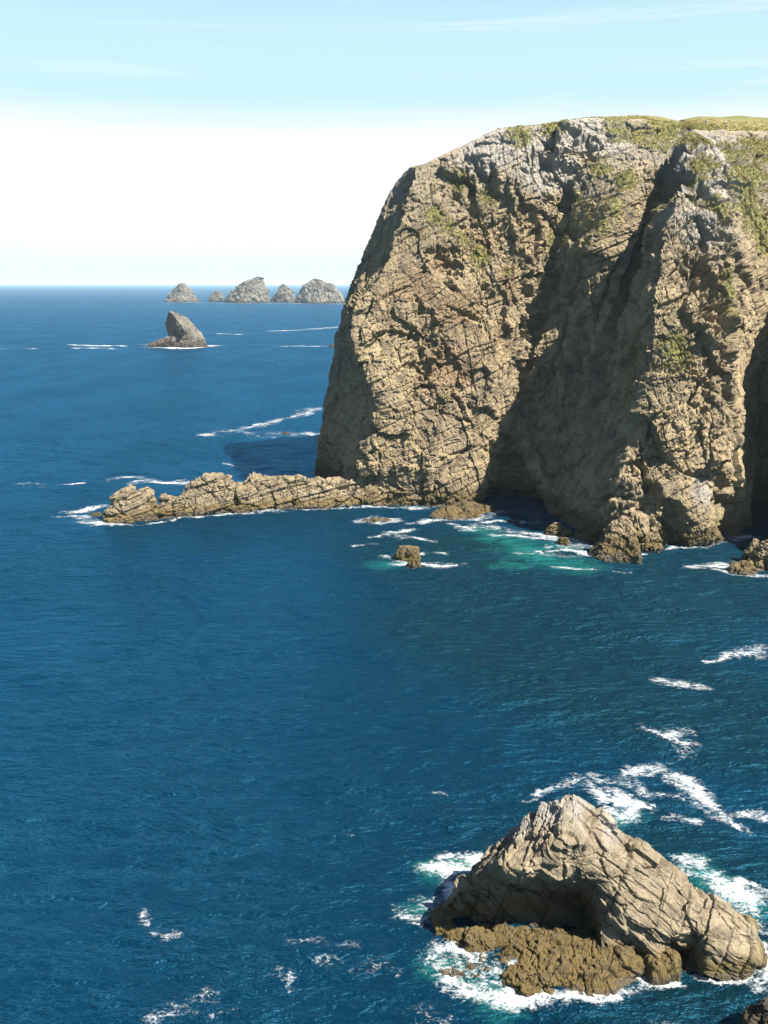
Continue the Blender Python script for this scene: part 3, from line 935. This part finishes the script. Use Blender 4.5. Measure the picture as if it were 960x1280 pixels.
part_mound('base_shelf', [(618, 1200), (642, 1184), (700, 1180), (745, 1182), (800, 1192), (808, 1212), (790, 1228), (745, 1246), (690, 1252), (652, 1246), (632, 1228), (640, 1205)], 1.45, 2.3, 0.09, 501, 3.6, M_REEF, 'low ochre weed covered rock shelf at the foot of the stack', amp=0.95)
part_mound('side_block', [(568, 1182), (576, 1168), (600, 1166), (618, 1176), (612, 1194), (585, 1193)], 1.2, 0.9, 0.09, 511, 1.9, M_REEF, amp=1.2)
part_mound('side_block', [(536, 1152), (550, 1142), (566, 1150), (566, 1174), (545, 1174)], 1.5, 0.8, 0.08, 517, 1.5, M_REEF)
part_mound('side_block', [(800, 1205), (826, 1196), (850, 1206), (848, 1222), (815, 1226)], 1.5, 0.9, 0.09, 521, 1.5, M_REEF)
part_mound('rubble_apron', [(548, 1178), (560, 1162), (600, 1160), (660, 1164), (740, 1168), (740, 1190), (650, 1196), (600, 1194), (570, 1190)], 0.75, 1.3, 0.09, 541, 1.7, M_REEF, amp=1.0)
V, F = mound([(576, 1206), (600, 1196), (640, 1198), (645, 1212), (625, 1224), (596, 1222), (575, 1216)], 0.5, 0.8, 0.09, 531, 1.2, amp=1.1)
finish_rock('reef', V, F, M_DARK, 'dark wet reef awash in foam left of the near stack', 'rock')
V, F = mound([(548, 1214), (562, 1210), (585, 1216), (604, 1224), (596, 1230), (570, 1226), (552, 1222)], 0.35, 0.7, 0.09, 535, 1.0, amp=1.1)
finish_rock('reef', V, F, M_DARK, 'lowest dark reef ridge washed by foam below the near stack', 'rock')

# ------------------------------------------------------------------ rocks under the cliff
V, F = mound([(537, 644), (552, 638), (575, 634), (605, 635), (618, 640), (600, 645), (565, 648)], 1.7, 3.0, 0.2, 551, 4.0)
finish_rock('reef', V, F, M_REEF, 'flat ochre reef lying close under the cliff beside the gully', 'rock')
V, F = mound([(453, 651), (465, 649), (485, 649), (490, 651), (470, 653)], 0.55, 1.6, 0.2, 555, 2.4)
finish_rock('reef', V, F, M_REEF, 'thin brown reef just breaking the water inside a ring of foam', 'rock')


def free_rock(name, label, levels, yb, mat, cat='rock', group=None, **kw):
    V, F = stack_rock(levels, yb, **kw)
    return finish_rock(name, V, F, mat, label, cat, group)


free_rock('rock', 'small square topped rock standing alone in the bay', [(699, 494, 526), (694, 495, 525), (687, 497, 524.5), (684, 500, 524)], 197.0, M_REEF, seed=561, s=2.4, ratio=0.7, nr=40, na=70, amp=0.8)
free_rock('rock', 'low dark rock lapping the right foot of the square topped rock', [(706, 509, 527), (703, 511, 525), (700, 514, 523)], 191.5, M_DARK, seed=565, s=1.5, nr=24, na=40)
free_rock('pinnacle', 'pale triangular pinnacle standing in front of the buttress foot', [(694, 740, 803), (684, 746, 801), (672, 755, 798), (660, 764, 793), (650, 771, 786), (645, 775, 782)], 199.0, M_CLIFF, seed=571, s=5.0, ratio=0.75, nr=90, na=150, lean=0.35, amp=0.9)
free_rock('pinnacle', 'small dark spiky pinnacle between the pale pinnacle and the buttress', [(683, 803, 828), (672, 806, 825), (662, 810, 821), (651, 813, 817)], 206.0, M_LEDGE, seed=575, s=3.5, ratio=0.8, nr=60, na=90, lean=0.4)
for k, (lv, y, lab) in enumerate([
        ([(673, 718, 750), (669, 720, 748), (666, 724, 745)], 215.0, 'broad brown boulder at the left foot of the pale pinnacle'),
        ([(680, 696, 712), (676, 697, 711), (672, 700, 709)], 209.0, 'small rounded brown boulder nearest the turquoise water'),
        ([(667, 680, 702), (662, 683, 701), (657, 688, 701), (653, 696, 701)], 219.5, 'dark wedge shaped boulder with an upturned right end'),
        ([(669, 703, 714), (665, 704, 713), (662, 706, 711)], 217.5, 'little dark boulder between the wedge and the broad boulder'),
        ([(665, 740, 757), (660, 741, 756), (655, 744, 754)], 221.0, 'grey brown boulder in shade behind the pale pinnacle')]):
    free_rock('boulder', lab, lv, y, M_LEDGE if k in (2, 4) else M_REEF, 'boulder', 'boulders at the foot of the gully', seed=580 + 4 * k, s=2.2, nr=36, na=60, ratio=0.8)
free_rock('boulder', 'rounded buff boulder with foam on its left in the shaded inlet', [(716, 908, 948), (712, 909, 946), (706, 913, 942), (701, 922, 936)], 189.0, M_LEDGE, 'boulder', seed=605, s=3.0, nr=44, na=80)
free_rock('rock', 'large buff rock cut off by the picture edge beside the shaded inlet', [(718, 932, 1010), (705, 938, 1010), (692, 944, 1006), (682, 952, 998), (676, 960, 990)], 192.0, M_LEDGE, seed=609, s=5.0, nr=60, na=100, lean=0.2)
free_rock('rock', 'thin leaning slab of rock in the mouth of the shaded inlet', [(700, 926, 946), (690, 930, 948), (680, 938, 950), (674, 942, 946)], 197.0, M_LEDGE, seed=613, s=2.0, nr=40, na=50, ratio=0.5)
free_rock('rock', 'dark wet rock at the bottom picture corner', [(1290, 930, 1010), (1278, 934, 1010), (1266, 944, 1005), (1256, 958, 990)], 62.5, M_DARK, seed=617, s=2.0, nr=50, na=80)
free_rock('rock', 'tiny far rock just showing past the shaded edge of the cliff', [(434, 411, 424), (431.5, 413, 424), (430, 416, 422)], 905.0, M_ISLE, seed=621, s=5.0, nr=20, na=40)
free_rock('rock', 'small dark rock awash in the long foam patch off the cliff', [(543, 352, 362), (541, 353, 361), (540, 355, 359)], 377.0, M_DARK, seed=623, s=1.5, nr=20, na=40)
free_rock('rock', 'dark rock awash in foam off the tip of the ledge', [(644, 112, 126), (642, 114, 125), (640.5, 117, 123)], 238.0, M_DARK, seed=627, s=1.6, nr=20, na=40)

# ------------------------------------------------------------------ the leaning stack offshore
OC = [
    [(214, 433, 926), (215, 420, 926), (214, 405, 924), (214, 392, 919)],
    [(203, 433, 913), (211, 424, 922), (210, 415, 924), (207, 405, 924), (208, 398, 922), (210.5, 390.5, 913)],
    [(209, 434, 902), (213, 429, 901), (217, 424, 908), (222, 421, 908), (231, 415, 893), (223, 402, 899), (213, 389.5, 907)],
    [(230, 434.5, 892), (234, 424, 896), (238, 415, 899), (232, 403, 905), (217, 389.5, 910)],
    [(259, 433, 903), (256, 424, 906), (249, 415, 909), (242, 405, 911), (232, 397, 912), (222, 391, 912)],
    [(256, 432, 925), (250, 418, 926), (240, 405, 925), (222, 392, 920)],
    [(214, 433, 926), (215, 420, 926), (214, 405, 924), (214, 392, 919)],
]
oc = [np.array([at(*c_) for c_ in cc]) for cc in OC]
top_ = np.mean([cc[-1] for cc in oc], 0) + np.array([0, 0, 0.3])
for k in range(len(oc)):
    oc[k][0][2] = -2.5
    oc[k] = np.vstack([oc[k], top_])
GO = loft(oc, [26, 40, 44, 50, 30, 24], np.linspace(0, 1, 110), 50)
NO = grid_normals(GO, 3).reshape(-1, 3)
PO = GO.reshape(-1, 3)
if NO[:, 2].mean() < 0:
    NO = -NO
do = rough(PO, 11.0, 631, 0.6, bed=(-0.6, -0.1, 0.8))
PO = PO + NO * do[:, None]
PO = PO.reshape(GO.shape); PO[:, -1] = PO[:, 0]
off = finish_rock('sea_stack', PO.reshape(-1, 3), grid_faces(*GO.shape[:2]), M_ISLE, 'leaning grey sea stack alone offshore with an overhanging shaded left side', 'sea stack')
V, F = stack_rock([(433.5, 184, 232), (430, 190, 230), (426, 198, 228), (421, 206, 222)], 903.0, seed=637, s=9.0, ratio=0.35, nr=50, na=90)
finish_rock('skirt', V, F, M_ISLE, 'low dark rock tongue on the left side of the stack', parent=off, base=np.array(off.location))

# ------------------------------------------------------------------ the far islets
ISL = [
    ('small cone shaped islet alone at the left end of the far row', [(377, 205, 247.5), (370, 210.5, 244), (363.5, 217, 239.5), (358, 221, 235), (353.7, 226, 230)], 3100.0),
    ('tiny low islet just left of the large whaleback islet', [(377, 259, 278), (371, 262, 277.5), (365.5, 267, 277), (364, 271, 276)], 3120.0),
    ('large whaleback islet with a steep right side in the far row', [(378.2, 278, 338), (370, 285, 336), (360, 294, 334), (352, 304, 331.5), (347.5, 315, 329)], 3000.0),
    ('small peaked islet between the two largest far islets', [(378, 337, 372), (370, 341, 369), (362, 347, 363), (357, 351, 358), (355.3, 353, 356)], 3060.0),
    ('largest double topped islet nearest the cliff edge', [(379, 364, 431), (372, 368, 428), (365, 373, 423), (358, 378, 416), (352, 386, 407), (348.3, 391, 399)], 2940.0),
]
for k, (lab, lv, y) in enumerate(ISL):
    free_rock('islet', lab, lv, y, M_ISLE, 'islet', 'far row of rocky islets', seed=650 + 6 * k, s=34.0, ratio=1.0, power=1.35, nr=120, na=190, amp=0.85, squash=(1, 1, 0.7))
V, F = stack_rock([(378.8, 398, 431), (370, 402, 428), (362, 405, 423), (355, 408, 417), (353.5, 410, 414)], 2900.0, seed=690, s=40.0, ratio=0.6, nr=80, na=120, amp=0.6)
big = [o for o in C.objects if o.get('label', '').startswith('largest double')][0]
finish_rock('second_summit', V, F, M_ISLE, parent=big, base=np.array(big.location))

# ------------------------------------------------------------------ foam
def foam(label, strokes, step, fscale, zo=0.07, name='sea_foam', dense=0.8, wide=1.25):
    strokes = [[(p_[0], p_[1], p_[2] * wide) for p_ in st] for st in strokes]
    pts = np.array([(*at(p_[0], p_[1])[:2], p_[2]) for st in strokes for p_ in st])
    lo = (pts[:, :2] - pts[:, 2:] * 1.5).min(0)
    hi = (pts[:, :2] + pts[:, 2:] * 1.5).max(0)
    gx = np.arange(lo[0], hi[0] + step, step)
    gy = np.arange(lo[1], hi[1] + step, step)
    X_, Y_ = np.meshgrid(gx, gy)
    wr = float(np.median(pts[:, 2]))
    P0 = np.stack([X_, Y_, X_ * 0], -1).reshape(-1, 3)
    wx, wy = [(fbm(P0, wr * 2.2, 3, 900 + k) * wr * 1.3).reshape(X_.shape) for k in (0, 1)]
    dn = stroke_field(X_ + wx, Y_ + wy, strokes) ** 0.8
    dn = dn * np.clip(0.85 + 1.1 * fbm(P0, wr * 3.0, 3, 903).reshape(X_.shape), 0.25, 1.15)
    z_ = wave_z(X_, Y_) + zo
    V = np.stack([X_, Y_, z_], -1).reshape(-1, 3)
    fscale = fscale * 1.9
    F = grid_faces(len(gy), len(gx))
    dr = dn.ravel()
    F = F[dr[F].max(1) > 0.01]
    V, F, at_ = compact(V, F, {'dens': dr})
    at_['dens'] = at_['dens'] * dense
    at_['fscale'] = np.full(len(V), fscale)
    base = np.array([V[:, 0].mean(), V[:, 1].mean(), 0.0])
    o = link(name, raw_mesh(name, V - base, F, M_FOAM, True, at_), None, base)
    return tag(o, label, None, None, 'stuff')


foam(dense=1.15, label='white foam surging round the left side of the near stack', strokes=[[(505, 1142, 1.6), (530, 1138, 2.2), (556, 1124, 1.7), (572, 1110, 1.0)], [(512, 1150, 1.2), (535, 1156, 1.2)],
     [(538, 1086, 1.6), (566, 1092, 2.2), (590, 1082, 1.8), (600, 1075, 1.2)], [(545, 1070, 1.0), (580, 1066, 1.4), (598, 1066, 1)]], step=0.2, fscale=1.0)
foam(dense=1.05, label='white foam swirling round the wet reefs below the near stack', strokes=[[(540, 1182, 1.3), (545, 1205, 1.7), (560, 1225, 1.9), (590, 1240, 2.0), (620, 1246, 1.9), (655, 1250, 1.0)],
     [(556, 1186, 1.6), (590, 1198, 1.7), (610, 1210, 1.4)], [(575, 1212, 1.7), (615, 1222, 1.7), (636, 1232, 1.6)], [(640, 1205, 0.8), (634, 1225, 1.0)], [(640, 1252, 0.9), (700, 1257, 0.9), (750, 1250, 0.9), (800, 1232, 1.1), (850, 1228, 0.7)], [(800, 1222, 0.9), (830, 1226, 0.9)]], step=0.2, fscale=1.0)
foam(dense=1.1, label='white foam streaming behind the right side of the near stack', strokes=[[(850, 1075, 1.3), (880, 1082, 1.5)], [(858, 1088, 1.4), (890, 1100, 2.0), (915, 1118, 2.4), (935, 1140, 2.2), (950, 1165, 1.5)],
     [(930, 1105, 0.9), (950, 1112, 1.0)], [(952, 1190, 1.6), (958, 1215, 1.6)], [(880, 1224, 0.6), (945, 1222, 0.8)]], step=0.2, fscale=1.0)
foam(dense=0.9, label='lacy streaks of foam drifting behind the near stack', strokes=[[(655, 999, 0.5), (697, 982, 1.0), (735, 974, 1.8), (768, 974, 1.4), (800, 964, 1.6), (831, 960, 2.0), (855, 974, 2.2), (874, 992, 1.9), (895, 1012, 1.4), (918, 1030, 0.8)],
     [(735, 978, 1.3), (750, 995, 1.9), (785, 1003, 1.6), (814, 1007, 1.2)], [(740, 975, 1.2), (777, 978, 1.5), (812, 991, 1.5), (850, 995, 1.4), (878, 1003, 1.2)], [(755, 1008, 1.4), (782, 1024, 1.8), (795, 1010, 1.0)], [(840, 1020, 0.9), (870, 1024, 1.0)]], step=0.2, fscale=1.0)
foam('crooked curl of foam above the lacy streaks', [[(800, 909, 1.0), (827, 920, 1.8), (864, 918, 1.2)], [(830, 922, 1.2), (848, 928, 1.1), (866, 941, 1.2), (845, 948, 0.6)]], 0.2, 1.0)
foam('streak of foam at the picture edge behind the near stack', [[(920, 1017, 1.0), (947, 1015, 1.5), (975, 1026, 1.5)], [(922, 1028, 0.5), (940, 1040, 0.6)]], 0.2, 1.0)
foam('oval patch of foam in the middle of the bay', [[(826, 852, 1.6), (850, 855, 2.4), (880, 858, 1.5)]], 0.25, 0.8)
foam('long streak of foam reaching in from the picture edge', [[(884, 826, 1.0), (914, 816, 1.9), (960, 810, 2.4), (990, 806, 2.4)]], 0.25, 0.8)
foam('pair of small whitecaps on the open water', [[(178, 1143, 0.6), (181, 1153, 0.9), (184, 1158, 0.5)], [(192, 1168, 0.6), (210, 1171, 0.9), (228, 1170, 0.5)]], 0.15, 1.2)
foam(dense=0.5, label='thin scattered flecks of foam near the bottom of the picture', strokes=[[(190, 1276, 1.0), (235, 1258, 1.3), (275, 1243, 0.9)], [(265, 1270, 0.9), (290, 1262, 0.6)], [(330, 1228, 0.6), (350, 1216, 0.8), (365, 1240, 0.6)], [(365, 1177, 0.7), (400, 1180, 0.8)],
     [(395, 1200, 0.9), (420, 1208, 0.8)], [(412, 1186, 0.7), (445, 1184, 0.7)], [(442, 1214, 0.8), (465, 1213, 1.3), (490, 1213, 0.8)], [(515, 1264, 0.8), (530, 1272, 1.4), (555, 1278, 1.0)], [(820, 1276, 0.6), (842, 1279, 0.9)], [(540, 992, 0.6), (560, 993, 0.6)], [(428, 1038, 0.4), (436, 1041, 0.4)]], step=0.16, fscale=1.3)
foam(dense=1, label='white foam breaking round the tip of the long ledge', strokes=[[(92, 640, 3), (112, 636, 4), (128, 634, 3.5)], [(100, 648, 3), (122, 655, 3.2), (150, 657, 2.2), (175, 656, 1.5)], [(70, 646, 1.5), (95, 646, 2)]], step=0.4, fscale=0.45)
foam('thin line of foam along the foot of the long ledge', [[(180, 655, 0.8), (215, 648, 1.3), (250, 645, 1.4), (290, 642, 1.5), (320, 639, 2.2), (355, 639, 2.2), (372, 638, 1.4), (410, 636.5, 1.5), (460, 635, 1.6), (480, 634, 1.6), (520, 636, 2), (560, 633, 1.6)]], 0.3, 0.6)
foam('ring of foam round the thin brown reef', [[(446, 650.5, 2.2), (458, 653, 2.0), (475, 654, 2), (492, 652, 2.0), (498, 649.5, 2), (480, 648, 1.6), (460, 648, 1.6), (447, 650, 2)]], 0.3, 0.6)
foam('streaks of foam in the bay between the reefs', [[(463, 670, 1.6), (488, 667, 3.0), (512, 671, 2.6), (545, 677, 1.6)], [(484, 665, 1.8), (492, 664, 2)], [(438, 684, 1.0), (455, 681, 1.5), (472, 679, 1.2)], [(502, 664, 2.0), (516, 661, 2)], [(516, 655, 1.5), (535, 651, 2.2), (545, 649, 1.8)]], 0.3, 0.6)
foam(dense=0.95, label='white foam round the square topped rock', strokes=[[(483, 697, 1.6), (500, 700, 2.4), (512, 706, 2.4), (540, 705, 2.8), (570, 706, 1.8)], [(525, 694, 1.4), (550, 692, 1.8)], [(496, 706, 1.4), (510, 708, 1.6)]], step=0.3, fscale=0.6)
foam('foam drifting over the turquoise shoal below the gully', [[(540, 650, 1.4), (580, 648, 2.0), (610, 645, 3.0), (622, 640, 2.5)], [(562, 654, 1.6), (585, 660, 2.8), (600, 656, 2.4)], [(600, 651, 2), (640, 651, 1.3), (668, 653, 1.4)], [(612, 658, 3.4), (640, 664, 3.2), (680, 669, 2.8), (712, 672, 2.6)],
     [(620, 668, 2.4), (660, 672, 2.4), (700, 676, 2.2)], [(650, 690, 1.6), (690, 693, 2.4), (715, 697, 1.6)], [(690, 706, 1.4), (740, 712, 1.6)], [(770, 714, 0.9), (790, 716, 0.8)], [(590, 636, 2.0), (560, 633, 1.6)]], 0.3, 0.6)
foam(dense=1.05, label='bright white surf round the boulders under the pale pinnacle', strokes=[[(678, 668, 2.6), (694, 672, 2.8), (705, 678, 2.8)], [(690, 684, 2.2), (712, 683, 4.0), (735, 684, 4.0), (745, 680, 2.4)], [(700, 690, 2.0), (730, 691, 2.6), (760, 694, 1.8), (800, 690, 1.2)], [(712, 674, 3), (720, 678, 3)]], step=0.3, fscale=0.6)
foam('thin surf along the foot of the buttress', [[(805, 684, 1.2), (830, 685, 1.4), (855, 683, 2.6), (880, 683, 2), (905, 677, 1.5), (925, 675, 2.2), (940, 672, 1.5)]], 0.3, 0.6)
foam(dense=0.95, label='white foam beside the rounded boulder in the inlet', strokes=[[(866, 708, 2.0), (890, 705, 3.0), (915, 704, 3.2), (925, 700, 2)], [(880, 712, 1.5), (910, 714, 1.8)], [(920, 718, 1.3), (960, 720, 1.6), (990, 720, 1.5)], [(925, 674, 2), (940, 673, 2)]], step=0.3, fscale=0.6)
foam('bent line of foam on the open sea past the cliff', [[(250, 544, 3), (272, 542, 6), (298, 538.5, 9), (320, 534, 4), (345, 526, 4), (380, 517.5, 5), (392, 512, 7), (402, 509, 7)], [(296, 540, 7), (316, 540, 5)]], 0.8, 0.3)
foam('long foam patch around the small dark rock', [[(328, 541, 8), (350, 542.5, 10), (370, 542.5, 5), (394, 542, 4)]], 0.8, 0.3)
foam('drifting foam on the sea beyond the ledge', [[(138, 600, 3), (155, 597, 4), (172, 596, 3)], [(168, 603, 3), (185, 600, 6), (198, 602, 4), (215, 604, 3)], [(218, 600, 4), (232, 598, 2)], [(222, 603, 4), (240, 604.5, 4)], [(20, 606, 3), (50, 606, 3)], [(75, 606, 2), (100, 606, 2)], [(280, 580, 2.5), (310, 583, 2.5)]], 0.6, 0.35)
foam(dense=1.25, label='white surf round the leaning stack offshore', strokes=[[(164, 433, 14), (185, 432.5, 26), (206, 433.5, 18), (225, 436, 9)], [(90, 431, 9), (120, 432, 14), (150, 432.5, 10)], [(95, 435.5, 7), (150, 436, 9)], [(228, 436, 7), (250, 434.5, 9), (263, 432, 14)]], step=2.2, fscale=0.12)
foam('short dashes of foam far out beside the cliff', [[(352, 433, 8), (375, 432.5, 14), (395, 433, 8)], [(402, 433, 8), (425, 434, 12)], [(340, 414, 10), (385, 412, 14), (420, 409, 14)], [(0, 436, 6), (40, 436, 7)], [(245, 416, 7), (300, 418, 8)]], 2.2, 0.12)
foam('thin surf at the foot of the far islets', [[(200, 377.8, 22), (250, 378, 22)], [(255, 378, 22), (280, 378, 26)], [(280, 379, 22), (338, 379.4, 30)], [(338, 379, 24), (372, 379.4, 22)], [(366, 379.8, 20), (432, 380, 24)]], 6.0, 0.05)

# ------------------------------------------------------------------ sheep on the clifftop turf
M_WOOL = bpy.data.materials.new('wool')
M_WOOL.use_nodes = True
wt = NT(M_WOOL.node_tree)
wn = wt.noise(wt.n('ShaderNodeTexCoord').outputs['Object'], 9.0, 4, 0.6)
wb = wt.n('ShaderNodeBsdfPrincipled', {'Base Color': wt.mix(wn, (0.3, 0.29, 0.24), (0.38, 0.36, 0.31)), 'Roughness': 0.95})
wt.n('ShaderNodeOutputMaterial', {'Surface': wb.outputs[0]})


def sheep(label, loc, heading):
    v = [(0, 0, .72), (.28, 0, .74), (-.3, 0, .73), (-.48, 0, .66), (.46, 0, .72), (.62, 0, .5), (.78, 0, .3)]
    r_ = [.29, .28, .29, .12, .17, .11, .06]
    e = [(0, 1), (0, 2), (2, 3), (1, 4), (4, 5), (5, 6)]
    for sx, root in ((.3, 1), (-.34, 2)):
        for sy in (-.15, .15):
            k = len(v)
            v += [(sx, sy, .46), (sx - .03, sy, .24), (sx, sy, 0.02)]
            r_ += [.09, .045, .04]
            e += [(root, k), (k, k + 1), (k + 1, k + 2)]
    me = bpy.data.meshes.new('sheep')
    me.from_pydata(v, e, [])
    me.materials.append(M_WOOL)
    o = link('sheep', me, None, loc)
    o.rotation_euler = (0, 0, heading)
    o.scale = (0.8, 0.8, 0.8)
    sk = o.modifiers.new('skin', 'SKIN')
    for q_, rr in zip(me.skin_vertices[0].data, r_):
        q_.radius = (rr, rr)
        q_.use_root = False
    me.skin_vertices[0].data[0].use_root = True
    sb = o.modifiers.new('smooth', 'SUBSURF')
    sb.levels = sb.render_levels = 1
    return tag(o, label, 'sheep', 'sheep grazing on the clifftop')


from mathutils.bvhtree import BVHTree
bvh = BVHTree.FromPolygons([tuple(c_) for c_ in T.reshape(-1, 3)], [tuple(f_) for f_ in grid_faces(len(rows), nu)])
for px, py, hd, lab in ((850, 150, 0.4, 'tiny white sheep on the clifftop turf above the head of the dark gully'), (883, 153.5, 2.6, 'tiny white sheep in the middle of the clifftop strip of turf'), (906, 155.5, -0.5, 'tiny white sheep on the clifftop turf nearest the right picture edge')):
    q_ = at(px, py, 100.0) - np.array([0, 0, CAM_H])
    hit = bvh.ray_cast(Vector((0, 0, CAM_H)), Vector(q_).normalized())
    print('sheep', hit[0])
    if hit[0] is not None:
        sheep(lab, hit[0], hd)

# ------------------------------------------------------------------ thin sea haze over the whole scene
hz = bpy.data.materials.new('haze')
hz.use_nodes = True
ht = NT(hz.node_tree)
hv = ht.n('ShaderNodeVolumePrincipled', {'Color': (0.7, 0.9, 1.0, 1), 'Density': 4.2e-5, 'Anisotropy': 0.2})
ht.n('ShaderNodeOutputMaterial', {'Volume': hv.outputs[0]})
hx = 90000.0
Vb = np.array([(x_, y_, z_) for z_ in (-8.0, 135.0) for y_ in (-hx, hx) for x_ in (-hx, hx)])
Fb = [(0, 2, 3, 1), (4, 5, 7, 6), (0, 1, 5, 4), (2, 6, 7, 3), (0, 4, 6, 2), (1, 3, 7, 5)]
haze = link('haze', raw_mesh('haze', Vb, Fb, hz))
tag(haze, kind='stuff')
